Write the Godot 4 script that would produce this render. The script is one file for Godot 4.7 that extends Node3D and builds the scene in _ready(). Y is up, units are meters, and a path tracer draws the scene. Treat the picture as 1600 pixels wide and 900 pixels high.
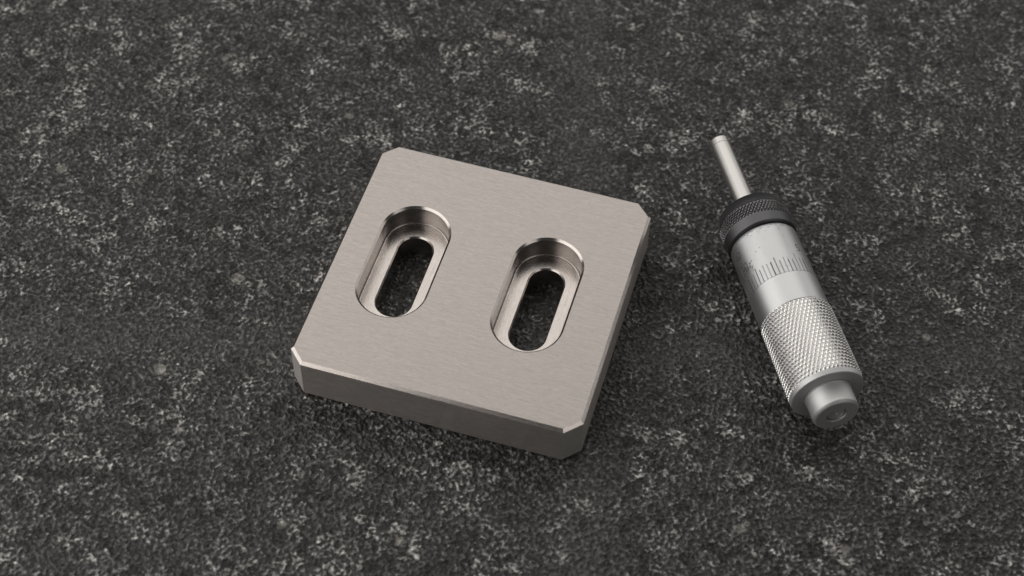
extends Node3D
# A machined fixture plate and a micrometer head on a dark granite slab. Lengths below are in millimetres and scaled to metres by MM.

const MM := 0.001
const PLATE_HALF := 30.0
const PLATE_CUT := 3.15       # corner chamfer
const PLATE_BEVEL := 0.6
const PLATE_TOP := 10.71
const SLOTS := [-15.65, 12.95]  # where the two slots lie across the plate
const SLOT_V := -0.3
const SLATE_TILE := 0.256     # metres of stone that one texture covers

var rng := RandomNumberGenerator.new()
var steel_top: StandardMaterial3D
var steel_side: StandardMaterial3D
var steel_edge: StandardMaterial3D
var steel_rim: StandardMaterial3D
var steel_turned: StandardMaterial3D
var steel_pocket: StandardMaterial3D
var steel_facet: StandardMaterial3D
var steel_spindle: StandardMaterial3D
var satin: StandardMaterial3D
var satin_cap: StandardMaterial3D
var satin_marked: StandardMaterial3D
var satin_knurl: StandardMaterial3D
var black_metal: StandardMaterial3D
var black_knurl: StandardMaterial3D
var stone: StandardMaterial3D


# ---------------------------------------------------------------- mesh shorthand
class Build:
	var v := PackedVector3Array()
	var n := PackedVector3Array()
	var t := PackedVector2Array()
	var i := PackedInt32Array()

	func point(p: Vector3, normal: Vector3, uv: Vector2) -> int:
		v.append(p * 0.001)
		n.append(normal.normalized())
		t.append(uv)
		return v.size() - 1

	func tri(a: int, b: int, c: int) -> void:
		if (v[b] - v[a]).cross(v[c] - v[a]).dot(n[a] + n[b] + n[c]) > 0.0:
			i.append_array(PackedInt32Array([a, c, b]))
		else:
			i.append_array(PackedInt32Array([a, b, c]))

	func quad(a: int, b: int, c: int, d: int) -> void:
		tri(a, b, c)
		tri(a, c, d)

	func flat_quad(a: Vector3, b: Vector3, c: Vector3, d: Vector3, normal: Vector3, along: Vector3, size: float) -> void:
		# uv.x runs along the cutter marks, uv.y across them
		var across := normal.cross(along).normalized()
		var k := []
		for p: Vector3 in [a, b, c, d]:
			k.append(point(p, normal, Vector2(p.dot(along), p.dot(across)) / size))
		quad(k[0], k[1], k[2], k[3])

	# rows of points (each row the same length) joined by quads, with normals worked out from the faces when smooth_all is set
	func mesh() -> ArrayMesh:
		var a := []
		a.resize(Mesh.ARRAY_MAX)
		a[Mesh.ARRAY_VERTEX] = v
		a[Mesh.ARRAY_NORMAL] = n
		a[Mesh.ARRAY_TEX_UV] = t
		a[Mesh.ARRAY_INDEX] = i
		var m := ArrayMesh.new()
		m.add_surface_from_arrays(Mesh.PRIMITIVE_TRIANGLES, a)
		return m

	func average_normals() -> void:
		var s := PackedVector3Array()
		s.resize(v.size())
		for k in range(0, i.size(), 3):
			var f := (v[i[k + 2]] - v[i[k]]).cross(v[i[k + 1]] - v[i[k]])
			s[i[k]] += f
			s[i[k + 1]] += f
			s[i[k + 2]] += f
		for k in s.size():
			n[k] = s[k].normalized()


func part(called: String, b: Build, m: Material, parent: Node3D) -> MeshInstance3D:
	var o := MeshInstance3D.new()
	o.name = called
	o.mesh = b.mesh()
	o.material_override = m
	parent.add_child(o, true)
	return o


func thing(called: String, label: String, category: String, at: Vector3, turn := 0.0) -> Node3D:
	var o := Node3D.new()
	o.name = called
	add_child(o, true)
	o.position = at
	o.rotation.y = turn
	o.set_meta("label", label)
	o.set_meta("category", category)
	return o


# ---------------------------------------------------------------- computed textures
func noise_bytes(w: int, h: int, seed_: int, freq: float, kind: int, octaves: int, warp := 0.0, seamless := true) -> PackedByteArray:
	var f := FastNoiseLite.new()
	f.seed = seed_
	f.noise_type = kind
	f.frequency = freq
	f.fractal_type = FastNoiseLite.FRACTAL_FBM if octaves > 1 else FastNoiseLite.FRACTAL_NONE
	f.fractal_octaves = octaves
	f.fractal_gain = 0.55
	if kind == FastNoiseLite.TYPE_CELLULAR:
		f.cellular_return_type = FastNoiseLite.RETURN_CELL_VALUE
		f.cellular_jitter = 1.0
	if warp > 0.0:
		f.domain_warp_enabled = true
		f.domain_warp_amplitude = warp
		f.domain_warp_frequency = freq * 0.9
		f.domain_warp_fractal_octaves = 3
	var im := f.get_seamless_image(w, h, false, false, 0.12) if seamless else f.get_image(w, h)
	im.convert(Image.FORMAT_L8)
	return im.get_data()


func texture_of(im: Image) -> ImageTexture:
	im.generate_mipmaps()
	return ImageTexture.create_from_image(im)


func streaks(w: int, h: int, seed_: int) -> PackedFloat32Array:
	# long thin cutter marks along x, 0..1
	var out := PackedFloat32Array()
	out.resize(w * h)
	var layers := [[24, 0.26], [70, 0.40], [180, 0.34]]
	for l: Array in layers:
		var f := FastNoiseLite.new()
		f.seed = seed_ + int(l[0])
		f.noise_type = FastNoiseLite.TYPE_VALUE
		f.frequency = 0.9
		var im := f.get_image(l[0], h)
		im.convert(Image.FORMAT_L8)
		im.resize(w, h, Image.INTERPOLATE_CUBIC)
		var d := im.get_data()
		var k: float = l[1] / 255.0
		for p in w * h:
			out[p] += d[p] * k
	return out


func grey_image(a: PackedFloat32Array, w: int, h: int, lo: float, hi: float) -> ImageTexture:
	var b := PackedByteArray()
	b.resize(w * h)
	for p in w * h:
		b[p] = clampi(int((lo + (hi - lo) * a[p]) * 255.0), 0, 255)
	return texture_of(Image.create_from_data(w, h, false, Image.FORMAT_L8, b))


func stone_maps() -> Array:
	var s := 1664
	# seed, frequency, kind, octaves, warp
	var plan := [
		[11, 0.12, FastNoiseLite.TYPE_SIMPLEX, 3, 0.0],
		[23, 0.078, FastNoiseLite.TYPE_CELLULAR, 1, 16.0],
		[31, 0.22, FastNoiseLite.TYPE_CELLULAR, 1, 5.0],
		[47, 0.082, FastNoiseLite.TYPE_SIMPLEX, 4, 14.0],
		[59, 0.0105, FastNoiseLite.TYPE_SIMPLEX, 3, 0.0],
		[71, 0.17, FastNoiseLite.TYPE_SIMPLEX_SMOOTH, 2, 9.0],
	]
	var made := []
	made.resize(plan.size())
	var one := func(k: int) -> void:
		made[k] = noise_bytes(s, s, plan[k][0], plan[k][1], plan[k][2], plan[k][3], plan[k][4])
	WorkerThreadPool.wait_for_group_task_completion(WorkerThreadPool.add_group_task(one, plan.size()))
	var fine: PackedByteArray = made[0]
	var cells: PackedByteArray = made[1]
	var chips: PackedByteArray = made[2]
	var blobs: PackedByteArray = made[3]
	var drift: PackedByteArray = made[4]
	var veins: PackedByteArray = made[5]
	var srgb := PackedByteArray()
	srgb.resize(1025)
	for k in 1025:
		srgb[k] = int(Color(k / 1024.0, 0, 0).linear_to_srgb().r * 255.0 + 0.5)
	var color := PackedByteArray()
	color.resize(s * s * 3)
	var tall := PackedByteArray()
	tall.resize(s * s)
	for y in s:
		for x in s:
			var p := y * s + x
			var a := clampf((fine[p] - 128) / 110.0 + 0.46, 0.0, 1.0)
			var c := cells[p] / 255.0
			var e := chips[p] / 255.0
			var g := (drift[p] - 128) / 255.0
			var thread := maxf(0.0, 1.0 - absf(veins[p] - 128.0) / 26.0)
			# dark ground mass, pale threads round the grains, and pale feldspar flecks that gather in drifts
			var m := blobs[p] / 255.0
			var v := 0.020 + 0.205 * m * m * (0.60 + 1.1 * (a - 0.5)) * (0.55 + 0.9 * e) * (1.0 + 0.8 * g) * (0.50 + 0.95 * c) + 0.10 * thread * a * (0.3 + m)
			var f := clampf(((blobs[p] - 128) / 128.0 + 0.85 * g + 0.40 * (c - 0.5) + 0.25 * (e - 0.5) - 0.60) * 4.0, 0.0, 1.0)
			v += f * (0.03 + 0.20 * a * (0.4 + 0.6 * e))
			v += clampf((c + 0.75 * g + 0.35 * (a - 0.5) - 1.0) * 9.0, 0.0, 1.0) * (0.02 + 0.12 * a + 0.08 * e)
			v += clampf((e + 0.3 * g + 0.5 * (a - 0.5) - 1.06) * 8.0, 0.0, 1.0) * 0.20
			if c < 0.14:
				v *= 0.62
			var warm := 0.004 + 0.026 * c
			color[p * 3] = srgb[int(clampf(v * (1.0 + warm), 0.0, 1.0) * 1024.0)]
			color[p * 3 + 1] = srgb[int(clampf(v, 0.0, 1.0) * 1024.0)]
			color[p * 3 + 2] = srgb[int(clampf(v * (1.0 - warm), 0.0, 1.0) * 1024.0)]
			tall[p] = clampi(int((0.22 * a + 0.20 * e + 0.14 * c + 0.44 * m) * 255.0), 0, 255)
	# the larger single crystals: [x, z, radius in millimetres, hole share]
	for q: Array in [[-66.8, -64.9, 1.9, 0.3], [-58.0, -0.7, 1.5, 0.0], [-4.6, -74.5, 1.2, 0.0], [-1.9, -72.6, 1.0, 0.0], [44.6, 56.3, 1.2, 0.0], [46.2, 55.2, 0.7, 0.0], [64.5, 60.3, 1.1, 0.0], [-42.8, 58.1, 1.1, 0.0], [-65.4, 37.4, 1.0, 0.0], [-71.0, 23.0, 1.5, 0.0], [62.0, -55.0, 1.1, 0.0], [-20.0, 61.0, 1.0, 0.0], [28.0, -61.0, 0.9, 0.0], [-38.0, -48.0, 1.0, 0.0], [86.0, 10.0, 1.0, 0.0], [-100.0, -30.0, 1.3, 0.0], [96.0, -50.0, 1.2, 0.0]]:
		var k := s / (SLATE_TILE * 1000.0)
		var mid := Vector2(q[0], q[1]) * k + Vector2(s, s) * 0.5
		var r: float = q[2] * k
		for y in range(int(mid.y - r * 1.4), int(mid.y + r * 1.4)):
			for x in range(int(mid.x - r * 1.4), int(mid.x + r * 1.4)):
				var p := y * s + x
				var d := mid.distance_to(Vector2(x, y)) / r + (blobs[p] - 128) / 300.0 + (chips[p] - 128) / 900.0
				var body := clampf((1.0 - d) * 5.0, 0.0, 1.0) * (1.0 if q[3] == 0.0 else clampf((d - q[3]) * 5.0, 0.0, 1.0))
				var pale := srgb[int((0.09 + 0.17 * chips[p] / 255.0 * fine[p] / 128.0 + 0.06 * cells[p] / 255.0) * 1024.0)]
				color[p * 3] = int(lerpf(color[p * 3], pale, body))
				color[p * 3 + 1] = int(lerpf(color[p * 3 + 1], pale * 0.985, body))
				color[p * 3 + 2] = int(lerpf(color[p * 3 + 2], pale * 0.95, body))
	return [texture_of(Image.create_from_data(s, s, false, Image.FORMAT_RGB8, color)), texture_of(Image.create_from_data(s, s, false, Image.FORMAT_L8, tall))]


func metal(albedo: Color, rough: float, brushed := 0.0) -> StandardMaterial3D:
	var m := StandardMaterial3D.new()
	m.albedo_color = albedo.linear_to_srgb()
	m.metallic = 1.0
	m.roughness = rough
	if brushed != 0.0:
		m.anisotropy_enabled = true
		m.anisotropy = brushed
	return m


func make_materials() -> void:
	var s := 1024
	var long := streaks(s, s, 5)
	var rough_map := grey_image(long, s, s, 0.70, 1.0)
	var tone_map := grey_image(long, s, s, 0.64, 1.0)
	var groove := grey_image(long, s, s, 0.0, 1.0)
	var nickel := Color(0.735, 0.68, 0.648)
	steel_top = metal(nickel, 0.50, -0.55)
	steel_side = metal(nickel, 0.56, -0.65)
	steel_edge = metal(nickel, 0.24)
	steel_rim = metal(nickel, 0.25)
	steel_turned = metal(nickel, 0.29, -0.4)
	steel_pocket = metal(nickel, 0.32)
	steel_facet = metal(Color(0.70, 0.67, 0.645), 0.70)
	steel_facet.metallic = 0.4
	for m: StandardMaterial3D in [steel_top, steel_side, steel_edge, steel_turned, steel_pocket, steel_facet, steel_rim]:
		m.roughness_texture = rough_map
		m.albedo_texture = tone_map
		m.heightmap_enabled = true
		m.heightmap_texture = groove
		m.heightmap_scale = 0.0014
	steel_edge.heightmap_enabled = false
	steel_facet.heightmap_enabled = false
	steel_rim.heightmap_enabled = false
	steel_spindle = metal(Color(0.545, 0.535, 0.52), 0.33, -0.2)
	satin = metal(Color(0.60, 0.61, 0.62), 0.42, -0.2)
	satin_marked = satin.duplicate()
	satin_cap = metal(Color(0.63, 0.635, 0.64), 0.58)
	satin_knurl = metal(Color(0.72, 0.715, 0.71), 0.2)
	black_metal = metal(Color(0.13, 0.13, 0.14), 0.46)
	black_knurl = black_metal.duplicate()
	black_knurl.roughness = 0.24
	black_knurl.albedo_color = Color(0.16, 0.16, 0.165).linear_to_srgb()
	var maps := stone_maps()
	stone = StandardMaterial3D.new()
	stone.albedo_texture = maps[0]
	stone.roughness = 0.42
	stone.metallic_specular = 0.36
	stone.heightmap_enabled = true
	stone.heightmap_texture = maps[1]
	stone.heightmap_scale = 0.075


# ---------------------------------------------------------------- plate
func corners(w: float, cut: float) -> PackedVector2Array:
	return PackedVector2Array([Vector2(-w + cut, -w), Vector2(w - cut, -w), Vector2(w, -w + cut), Vector2(w, w - cut), Vector2(w - cut, w), Vector2(-w + cut, w), Vector2(-w, w - cut), Vector2(-w, -w + cut)])


func stadium(centre: float, a: float, r: float, steps := 40) -> Array:
	# [points, outward directions], the far arc first
	var p := PackedVector2Array()
	var d := PackedVector2Array()
	for half in 2:
		for k in steps + 1:
			var th := PI * (1.0 - half) + PI * k / steps
			var e := Vector2(cos(th), sin(th))
			p.append(Vector2(centre, SLOT_V + (a if half else -a)) + e * r)
			d.append(e)
	return [p, d]


func pierced_face(b: Build, y: float, w: float, cut: float, a: float, r: float, normal: Vector3) -> void:
	# an octagon with the two slots left open, cut along the slots' middle lines into three simple polygons
	var oct := corners(w, cut)
	var cuts := [[], []]
	for k in 2:
		var st: PackedVector2Array = stadium(SLOTS[k], a, r)[0]
		var n := st.size()
		var right := []
		var left := []
		for q in st:
			if q.x >= SLOTS[k] - 1e-4:
				right.append(q)
			if q.x <= SLOTS[k] + 1e-4:
				left.append(q)
		right.sort_custom(func(m, o): return m.y < o.y)
		left.sort_custom(func(m, o): return m.y < o.y)
		cuts[k] = [left, right]
	var left_poly := PackedVector2Array([oct[0], Vector2(SLOTS[0], -w)])
	left_poly.append_array(PackedVector2Array(cuts[0][0]))
	left_poly.append_array(PackedVector2Array([Vector2(SLOTS[0], w), oct[5], oct[6], oct[7]]))
	var mid_poly := PackedVector2Array([Vector2(SLOTS[0], -w), Vector2(SLOTS[1], -w)])
	mid_poly.append_array(PackedVector2Array(cuts[1][0]))
	mid_poly.append_array(PackedVector2Array([Vector2(SLOTS[1], w), Vector2(SLOTS[0], w)]))
	var back: Array = cuts[0][1].duplicate()
	back.reverse()
	mid_poly.append_array(PackedVector2Array(back))
	var right_poly := PackedVector2Array([Vector2(SLOTS[1], -w), oct[1], oct[2], oct[3], oct[4], Vector2(SLOTS[1], w)])
	back = cuts[1][1].duplicate()
	back.reverse()
	right_poly.append_array(PackedVector2Array(back))
	for poly: PackedVector2Array in [left_poly, mid_poly, right_poly]:
		var base := b.v.size()
		for q in poly:
			b.point(Vector3(q.x, y, q.y), normal, q / 60.0 + Vector2(0.5, 0.5))
		var tris := Geometry2D.triangulate_polygon(poly)
		for k in range(0, tris.size(), 3):
			b.tri(base + tris[k], base + tris[k + 1], base + tris[k + 2])


func slot_band(b: Build, centre: float, a0: float, r0: float, y0: float, a1: float, r1: float, y1: float, n0: Vector2, n1: Vector2, size := 60.0) -> void:
	# a closed strip between two stadium outlines; n0, n1 = (inward share, upward share) of the normal at each outline
	var s0 := stadium(centre, a0, r0)
	var s1 := stadium(centre, a1, r1)
	var count: int = s0[0].size()
	var walk := 0.0
	var base := b.v.size()
	var wide := Vector2(r0 - r1, y0 - y1).length()
	for k in count + 1:
		var q: Vector2 = s0[0][k % count]
		var q1: Vector2 = s1[0][k % count]
		var d: Vector2 = s0[1][k % count]
		if k:
			walk += q.distance_to(s0[0][k - 1])
		b.point(Vector3(q.x, y0, q.y), Vector3(-d.x * n0.x, n0.y, -d.y * n0.x), Vector2(walk, y0) / size)
		b.point(Vector3(q1.x, y1, q1.y), Vector3(-d.x * n1.x, n1.y, -d.y * n1.x), Vector2(walk, y0 - wide) / size)
	for k in count:
		var o := base + k * 2
		b.quad(o, o + 1, o + 3, o + 2)


func make_plate() -> void:
	var t := thing("fixture_plate", "square brushed steel plate with two counterbored slots and cut corners", "machined plate", Vector3(-7.33, 0.05, 6.252) * MM, -0.27034)
	var top := Build.new()
	pierced_face(top, PLATE_TOP, PLATE_HALF - PLATE_BEVEL, PLATE_CUT - PLATE_BEVEL * 0.586, 7.4, 7.5, Vector3.UP)
	part("top_face", top, steel_top, t)
	var low := Build.new()
	pierced_face(low, 0.0, PLATE_HALF - 0.5, PLATE_CUT - 0.5 * 0.586, 6.9, 3.7, Vector3.DOWN)
	part("underside", low, steel_side, t)
	var sides := Build.new()
	var edges := Build.new()
	var inner := corners(PLATE_HALF - PLATE_BEVEL, PLATE_CUT - PLATE_BEVEL * 0.586)
	var outer := corners(PLATE_HALF, PLATE_CUT)
	var under := corners(PLATE_HALF - 0.5, PLATE_CUT - 0.5 * 0.586)
	for k in 8:
		var j := (k + 1) % 8
		var along2 := (outer[j] - outer[k]).normalized()
		var along := Vector3(along2.x, 0, along2.y)
		var out := Vector3(along2.y, 0, -along2.x)
		if out.dot(Vector3(outer[k].x + outer[j].x, 0, outer[k].y + outer[j].y)) < 0.0:
			out = -out
		var yb := PLATE_TOP - PLATE_BEVEL
		edges.flat_quad(Vector3(inner[k].x, PLATE_TOP, inner[k].y), Vector3(inner[j].x, PLATE_TOP, inner[j].y), Vector3(outer[j].x, yb, outer[j].y), Vector3(outer[k].x, yb, outer[k].y), (out + Vector3.UP).normalized(), along, 60.0)
		var facet := Build.new()
		var face := sides if k % 2 == 0 else facet
		face.flat_quad(Vector3(outer[k].x, yb, outer[k].y), Vector3(outer[j].x, yb, outer[j].y), Vector3(outer[j].x, 0.5, outer[j].y), Vector3(outer[k].x, 0.5, outer[k].y), out, along, 60.0)
		edges.flat_quad(Vector3(outer[k].x, 0.5, outer[k].y), Vector3(outer[j].x, 0.5, outer[j].y), Vector3(under[j].x, 0.0, under[j].y), Vector3(under[k].x, 0.0, under[k].y), (out + Vector3.DOWN).normalized(), along, 60.0)
		if k % 2:
			part("corner_facet", facet, steel_facet, t)
	part("side_faces", sides, steel_side, t)
	part("bevelled_edge", edges, steel_edge, t)
	for c: float in SLOTS:
		var wall := Build.new()
		slot_band(wall, c, 7.4, 7.05, PLATE_TOP - 0.45, 7.4, 7.05, 5.8, Vector2(1, 0), Vector2(1, 0))
		var bore := part("counterbore", wall, steel_turned, t)
		var rim := Build.new()
		slot_band(rim, c, 7.4, 7.5, PLATE_TOP, 7.4, 7.05, PLATE_TOP - 0.45, Vector2(1, 1), Vector2(1, 1))
		part("chamfer", rim, steel_rim, bore)
		var floor_ := Build.new()
		# a small fillet leads from the wall into the floor
		slot_band(floor_, c, 7.4, 7.05, 5.8, 7.4, 6.96, 5.59, Vector2(1, 0), Vector2(1, 1))
		slot_band(floor_, c, 7.4, 6.96, 5.59, 7.4, 6.75, 5.5, Vector2(1, 1), Vector2(0, 1))
		slot_band(floor_, c, 7.4, 6.75, 5.5, 6.9, 3.98, 5.5, Vector2(0, 1), Vector2(0, 1))
		part("counterbore_floor", floor_, steel_pocket, bore)
		var hole := Build.new()
		slot_band(hole, c, 6.9, 3.98, 5.5, 6.9, 3.7, 5.22, Vector2(1, 1), Vector2(1, 1))
		slot_band(hole, c, 6.9, 3.7, 5.22, 6.9, 3.7, 0.0, Vector2(1, 0), Vector2(1, 0))
		part("through_slot", hole, steel_turned, bore)


# ---------------------------------------------------------------- micrometer head (turned about its own z axis)
func turned(b: Build, profile: Array, steps := 128, uv_from := 0.0, uv_len := 0.0) -> void:
	# profile: [z, r] pairs; every pair of neighbours is a band with an edge at each end. A third entry 1 keeps the joint there smooth.
	for k in profile.size() - 1:
		var p0: Array = profile[k]
		var p1: Array = profile[k + 1]
		var d0 := Vector2(p1[0] - p0[0], p1[1] - p0[1]).normalized()
		var na := Vector2(-d0.y, d0.x)
		var nb := na
		if p0.size() > 2 and k > 0:
			var q: Array = profile[k - 1]
			var e := Vector2(p0[0] - q[0], p0[1] - q[1]).normalized()
			na = (na + Vector2(-e.y, e.x)).normalized()
		if p1.size() > 2 and k + 2 < profile.size():
			var q: Array = profile[k + 2]
			var e := Vector2(q[0] - p1[0], q[1] - p1[1]).normalized()
			nb = (nb + Vector2(-e.y, e.x)).normalized()
		var base := b.v.size()
		for s in steps + 1:
			var th := TAU * s / steps
			var c := cos(th)
			var n := sin(th)
			var u := 1.0 - float(s) / steps
			var v0: float = (p0[0] - uv_from) / uv_len if uv_len else (p0[0] + p0[1]) / 20.0
			var v1: float = (p1[0] - uv_from) / uv_len if uv_len else (p1[0] + p1[1]) / 20.0
			b.point(Vector3(p0[1] * c, p0[1] * n, p0[0]), Vector3(na.y * c, na.y * n, na.x), Vector2(u, v0))
			b.point(Vector3(p1[1] * c, p1[1] * n, p1[0]), Vector3(nb.y * c, nb.y * n, nb.x), Vector2(u, v1))
		for s in steps:
			var o := base + s * 2
			b.quad(o, o + 1, o + 3, o + 2)


func knurled(b: Build, z0: float, z1: float, r0: float, r1: float, around: int, lean: float, depth: float, across: int, rows: int, seed_: int) -> void:
	# two crossing sets of helical V grooves leave rows of blunt pyramids
	rng.seed = seed_
	var base := b.v.size()
	var cols := around * across
	for k in rows + 1:
		var f := float(k) / rows
		var z := lerpf(z0, z1, f)
		var r := lerpf(r0, r1, f)
		var end := clampf(minf(z - z0, z1 - z) / 0.35, 0.0, 1.0)
		for s in cols + 1:
			var th := TAU * s / cols
			var turn := (z - z0) * tan(lean) / r * around / TAU
			var a := fposmod(th / TAU * around + turn, 1.0)
			var c := fposmod(th / TAU * around - turn, 1.0)
			var h := minf(0.5, minf(1.0 - absf(2.0 * a - 1.0), 1.0 - absf(2.0 * c - 1.0)))
			var rr := r - depth * (1.0 - h / 0.5) * end - depth * 0.6 * (1.0 - end)
			b.point(Vector3(rr * cos(th), rr * sin(th), z), Vector3(cos(th), sin(th), 0), Vector2(float(s) / cols, z / 20.0))
	for k in rows:
		for s in cols:
			var o := base + k * (cols + 1) + s
			b.quad(o, o + 1, o + cols + 2, o + cols + 1)
	b.average_normals()


const STROKES := {
	"0": [[0, 0, 2, 0], [2, 0, 2, 4], [2, 4, 0, 4], [0, 4, 0, 0]],
	"2": [[0, 0, 2, 0], [2, 0, 2, 2], [2, 2, 0, 4], [0, 4, 2, 4]],
	"4": [[1, 0, 0, 3], [0, 3, 2, 3], [2, 1, 2, 4]],
	"5": [[2, 0, 0, 0], [0, 0, 0, 2], [0, 2, 2, 2], [2, 2, 2, 4], [2, 4, 0, 4]],
	"8": [[0, 0, 2, 0], [2, 0, 2, 4], [2, 4, 0, 4], [0, 4, 0, 0], [0, 2, 2, 2]],
	"1": [[1, 0, 1, 4], [0, 1, 1, 0]],
	"3": [[0, 0, 2, 0], [2, 0, 2, 4], [2, 4, 0, 4], [0, 2, 2, 2]],
}


func stroke(im: Image, a: Vector2, b: Vector2, wide: int, c: Color) -> void:
	var n := int(maxf(a.distance_to(b), 1.0))
	for k in n + 1:
		var p := a.lerp(b, float(k) / n)
		im.fill_rect(Rect2i(int(p.x) - wide / 2, int(p.y) - wide / 2, wide, wide), c)


func sleeve_maps(length: float) -> Array:
	# engraved divisions and figures round the sleeve: [height, colour]
	var w := 2048
	var h := 640
	var mm_x := w / (TAU * 7.3)
	var mm_y := h / length
	var tall := Image.create_empty(w, h, false, Image.FORMAT_L8)
	tall.fill(Color(0.8, 0.8, 0.8))
	var ink := Image.create_empty(w, h, false, Image.FORMAT_RGB8)
	ink.fill(Color(0.97, 0.97, 0.97))
	rng.seed = 77
	for k in 50:
		var x := (k + 0.5) * w / 50.0
		var long := 4.2 if k % 5 == 0 else 3.6 if k % 5 == 2 else 3.2
		long += rng.randf_range(-0.35, 0.25)
		var tone := rng.randf_range(0.5, 0.85)
		var thick := int(rng.randf_range(0.15, 0.26) * mm_x)
		for im: Image in [tall, ink]:
			stroke(im, Vector2(x, h - 1), Vector2(x + rng.randf_range(-2, 2), h - long * mm_y), thick, Color.BLACK if im == tall else Color(tone, tone, tone))
	for fig: Array in [["42", 0.525, 10.4, 0.34], ["80", 0.530, 7.0, 0.44], ["5", 0.845, 7.2, 0.36]]:
		for g in str(fig[0]).length():
			for l: Array in STROKES[fig[0][g]]:
				var o := Vector2(fig[1] * w + g * 3.1 * fig[3] * mm_x, h - fig[2] * mm_y)
				var sc := Vector2(fig[3] * mm_x, fig[3] * 1.05 * mm_y)
				for im: Image in [tall, ink]:
					stroke(im, o + Vector2(l[0], l[1]) * sc, o + Vector2(l[2], l[3]) * sc, int(0.20 * mm_x), Color.BLACK if im == tall else Color(0.45, 0.45, 0.46))
	for k in 60:
		var at := Vector2((0.53 + rng.randf() * 0.075) * w, h - rng.randf_range(4.2, 6.2) * mm_y)
		var to := at + Vector2(rng.randf_range(-0.5, 0.5) * mm_x, rng.randf_range(-0.5, 0.5) * mm_y)
		stroke(tall, at, to, int(0.12 * mm_x), Color(0.15, 0.15, 0.15))
		stroke(ink, at, to, int(0.10 * mm_x), Color(0.7, 0.7, 0.7))
	# handling marks: nicks and short scratches, mostly near the two rims
	for k in 420:
		var at := Vector2(rng.randf() * w, 0)
		at.y = absf(rng.randfn(0.0, 0.06)) * h + 14.0 if k % 3 else rng.randf() * h
		var to := at + Vector2(rng.randf_range(-14, 14), rng.randf_range(-5, 5))
		var tone := rng.randf_range(0.55, 0.85)
		stroke(ink, at, to, 3, Color(tone, tone, tone))
		stroke(tall, at, to, 3, Color(0.55, 0.55, 0.55))
	return [texture_of(tall), texture_of(ink)]


func make_micrometer() -> void:
	var t := thing("micrometer_head", "silver micrometer head with knurled thimble, black ring and thin spindle", "micrometer", Vector3(54.287, 7.74, -0.327) * MM, 0.267)
	var b := Build.new()
	turned(b, [[-35.15, 2.07], [-35.12, 2.1], [-14.0, 2.1]], 96)
	var spindle := part("spindle", b, steel_spindle, t)
	b = Build.new()
	turned(b, [[-36.8, 0.0], [-36.8, 1.98], [-36.7, 2.08], [-35.22, 2.09], [-35.19, 2.0], [-35.15, 2.0]], 96)
	part("measuring_tip", b, steel_spindle, spindle)
	b = Build.new()
	turned(b, [[-15.9, 1.9], [-15.9, 6.5], [-15.62, 6.9, 1], [-13.3, 7.58], [-13.2, 7.4], [-13.1, 7.4]])
	turned(b, [[-10.25, 7.4], [-10.1, 7.4], [-10.05, 7.62], [-7.8, 7.55], [-7.45, 7.35, 1], [-7.42, 6.6], [-7.1, 6.6]])
	var ring := part("locking_ring", b, black_metal, t)
	b = Build.new()
	knurled(b, -13.2, -10.12, 7.76, 7.72, 62, 0.62, 0.42, 10, 40, 3)
	part("knurled_band", b, black_knurl, ring)
	var maps := sleeve_maps(13.08)
	satin_marked.albedo_texture = maps[1]
	satin_marked.heightmap_enabled = true
	satin_marked.heightmap_texture = maps[0]
	satin_marked.heightmap_scale = 0.014
	b = Build.new()
	turned(b, [[-7.1, 6.6], [-7.1, 6.98], [-6.75, 7.2, 1], [-6.2, 7.22, 1], [5.92, 7.31], [5.97, 7.24], [6.0, 7.24]], 160, -7.1, 13.08)
	part("graduated_sleeve", b, satin_marked, t)
	b = Build.new()
	turned(b, [[6.0, 7.24], [6.03, 7.32], [12.85, 7.38], [13.0, 7.3]], 160)
	part("plain_collar", b, satin, t)
	b = Build.new()
	knurled(b, 12.95, 30.5, 7.56, 7.72, 52, 0.5, 0.37, 10, 190, 5)
	part("knurled_grip", b, satin_knurl, t)
	b = Build.new()
	turned(b, [[30.45, 7.5], [30.55, 7.58], [31.55, 7.48], [31.72, 7.28, 1], [31.74, 5.2], [31.55, 5.1], [31.55, 4.6]], 160)
	part("end_rim", b, satin_cap, t)
	b = Build.new()
	turned(b, [[31.3, 4.95], [31.9, 4.95], [32.05, 4.72, 1], [36.1, 4.72], [36.68, 4.4, 1], [36.72, 4.25], [36.72, 2.14], [36.66, 2.07], [35.9, 2.07]], 128)
	var cap := part("end_cap", b, satin_cap, t)
	b = Build.new()
	turned(b, [[35.9, 1.8], [36.22, 1.8], [36.3, 1.7], [36.3, 0.3], [36.0, 0.22], [35.9, 0.0]], 64)
	part("centre_pin", b, satin_cap, cap)


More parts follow.
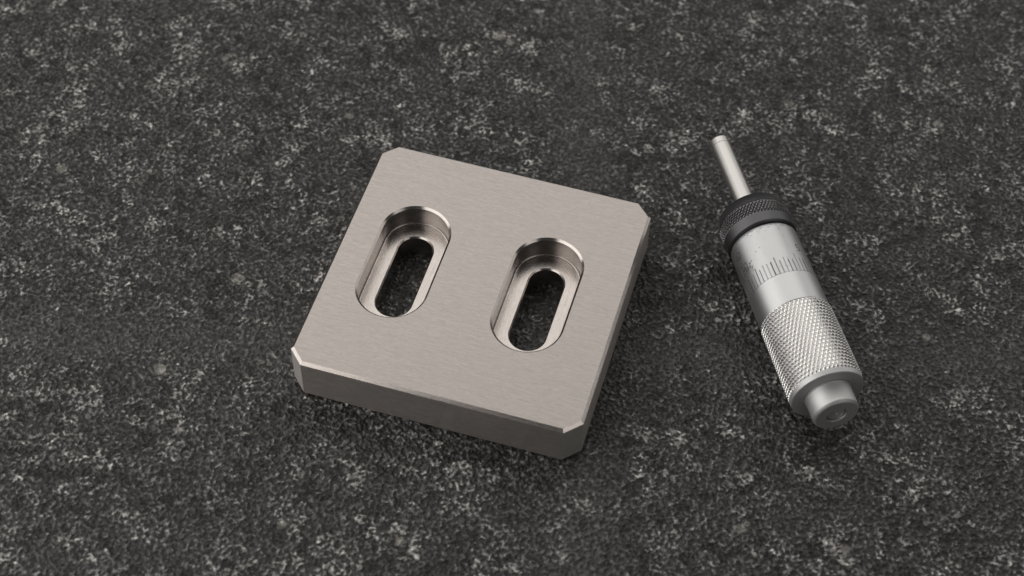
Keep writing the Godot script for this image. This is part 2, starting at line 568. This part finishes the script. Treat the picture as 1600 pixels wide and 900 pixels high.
# ---------------------------------------------------------------- stone and lamps
func make_stone() -> void:
	var b := Build.new()
	var h := 320.0
	var k := []
	for q: Vector2 in [Vector2(-h, -h), Vector2(h, -h), Vector2(h, h), Vector2(-h, h)]:
		k.append(b.point(Vector3(q.x, 0, q.y), Vector3.UP, q * MM / SLATE_TILE + Vector2(0.5, 0.5)))
	b.quad(k[0], k[1], k[2], k[3])
	for s in 4:
		var d := Vector2.from_angle(PI / 2 * s)
		var e := d.orthogonal()
		var p := (d + e) * h
		var q := (d - e) * h
		b.flat_quad(Vector3(p.x, 0, p.y), Vector3(q.x, 0, q.y), Vector3(q.x, -20, q.y), Vector3(p.x, -20, p.y), Vector3(d.x, 0, d.y), Vector3(e.x, 0, e.y), SLATE_TILE * 1000.0)
	b.flat_quad(Vector3(-h, -20, -h), Vector3(h, -20, -h), Vector3(h, -20, h), Vector3(-h, -20, h), Vector3.DOWN, Vector3.RIGHT, SLATE_TILE * 1000.0)
	var o := part("ground", b, stone, self)
	o.set_meta("kind", "structure")
	o.set_meta("label", "dark grey mottled granite slab with pale mineral flecks")


func softbox(label: String, at: Vector3, aim: Vector3, size: Vector2, energy: float, tint: Color) -> void:
	# a studio lamp: a shallow black housing, a white cloth front and the light it gives
	var t := thing("softbox_lamp", label, "softbox", at)
	t.look_at_from_position(at, aim, Vector3.UP)
	var w := size.x * 500.0
	var h := size.y * 500.0
	var b := Build.new()
	b.flat_quad(Vector3(-w, -h, 0), Vector3(w, -h, 0), Vector3(w, h, 0), Vector3(-w, h, 0), Vector3(0, 0, -1), Vector3.RIGHT, 100.0)
	var cloth := StandardMaterial3D.new()
	cloth.albedo_color = Color(0.8, 0.8, 0.8)
	cloth.emission_enabled = true
	cloth.emission = tint
	cloth.emission_energy_multiplier = 0.2
	part("diffuser_screen", b, cloth, t)
	b = Build.new()
	var f := Vector2(w + 12, h + 12)
	var r := f * 0.4
	for s in 4:
		var c0: Vector2 = [Vector2(-1, -1), Vector2(1, -1), Vector2(1, 1), Vector2(-1, 1)][s]
		var c1: Vector2 = [Vector2(1, -1), Vector2(1, 1), Vector2(-1, 1), Vector2(-1, -1)][s]
		var m := (c0 + c1).normalized()
		b.flat_quad(Vector3(f.x * c0.x, f.y * c0.y, -8), Vector3(f.x * c1.x, f.y * c1.y, -8), Vector3(r.x * c1.x, r.y * c1.y, 180), Vector3(r.x * c0.x, r.y * c0.y, 180), Vector3(m.x, m.y, 0.6), Vector3(c1.x - c0.x, c1.y - c0.y, 0).normalized(), 100.0)
	b.flat_quad(Vector3(-r.x, -r.y, 180), Vector3(r.x, -r.y, 180), Vector3(r.x, r.y, 180), Vector3(-r.x, r.y, 180), Vector3(0, 0, 1), Vector3.RIGHT, 100.0)
	var skin := StandardMaterial3D.new()
	skin.albedo_color = Color(0.08, 0.08, 0.08)
	skin.roughness = 0.9
	part("housing", b, skin, t)
	var l := AreaLight3D.new()
	l.name = "softbox_light"
	l.area_size = size
	l.area_normalize_energy = false
	l.light_energy = energy
	l.light_color = tint
	l.shadow_enabled = true
	l.area_range = 5.0
	t.add_child(l)
	l.position = Vector3(0, 0, -0.004)


func _ready() -> void:
	var cam := Camera3D.new()
	cam.name = "camera"
	add_child(cam)
	var right := Vector3(0.99968359, 0.01521797, -0.02002837)
	var up := Vector3(-0.02515397, 0.6048015, -0.79597891)
	cam.transform = Transform3D(Basis(right, up, right.cross(up)), Vector3(0, 0.29741437, 0.22598169))
	cam.near = 0.02
	cam.far = 20.0
	var lens := CameraAttributesPhysical.new()
	lens.frustum_focal_length = 73.92
	lens.frustum_focus_distance = 0.366
	lens.frustum_near = 0.02
	lens.frustum_far = 20.0
	lens.exposure_aperture = 20.0
	cam.attributes = lens
	cam.fov = 18.44
	cam.current = true
	var we := WorldEnvironment.new()
	we.name = "studio_dark"
	var env := Environment.new()
	env.background_mode = Environment.BG_COLOR
	env.background_color = Color(0.05, 0.049, 0.048).linear_to_srgb()
	env.tonemap_mode = Environment.TONE_MAPPER_LINEAR
	env.tonemap_exposure = 1.0
	env.sdfgi_enabled = true
	env.ssao_enabled = true
	env.ssil_enabled = true
	we.environment = env
	add_child(we)
	var warm := Color(1.0, 0.985, 0.965)
	softbox("tall wide softbox bank along the left of the stone", Vector3(-0.475, 0.29, 0.125), Vector3(-0.10, 0.04, 0.025), Vector2(0.85, 0.54), 0.54, warm)
	softbox("wide softbox hanging high behind the stone", Vector3(-0.07, 0.45, -0.345), Vector3(-0.06, 0.0, 0), Vector2(0.82, 0.38), 0.37, warm)
	softbox("low dim softbox behind the right end of the stone", Vector3(0.58, 0.28, -0.46), Vector3(0.0, 0.02, 0.0), Vector2(0.85, 0.48), 0.16, warm)
	softbox("small softbox in front of the stone on the right", Vector3(0.50, 0.36, 0.42), Vector3(0.0, 0.02, 0.0), Vector2(0.36, 0.30), 0.22, warm)
	make_materials()
	make_stone()
	make_plate()
	make_micrometer()
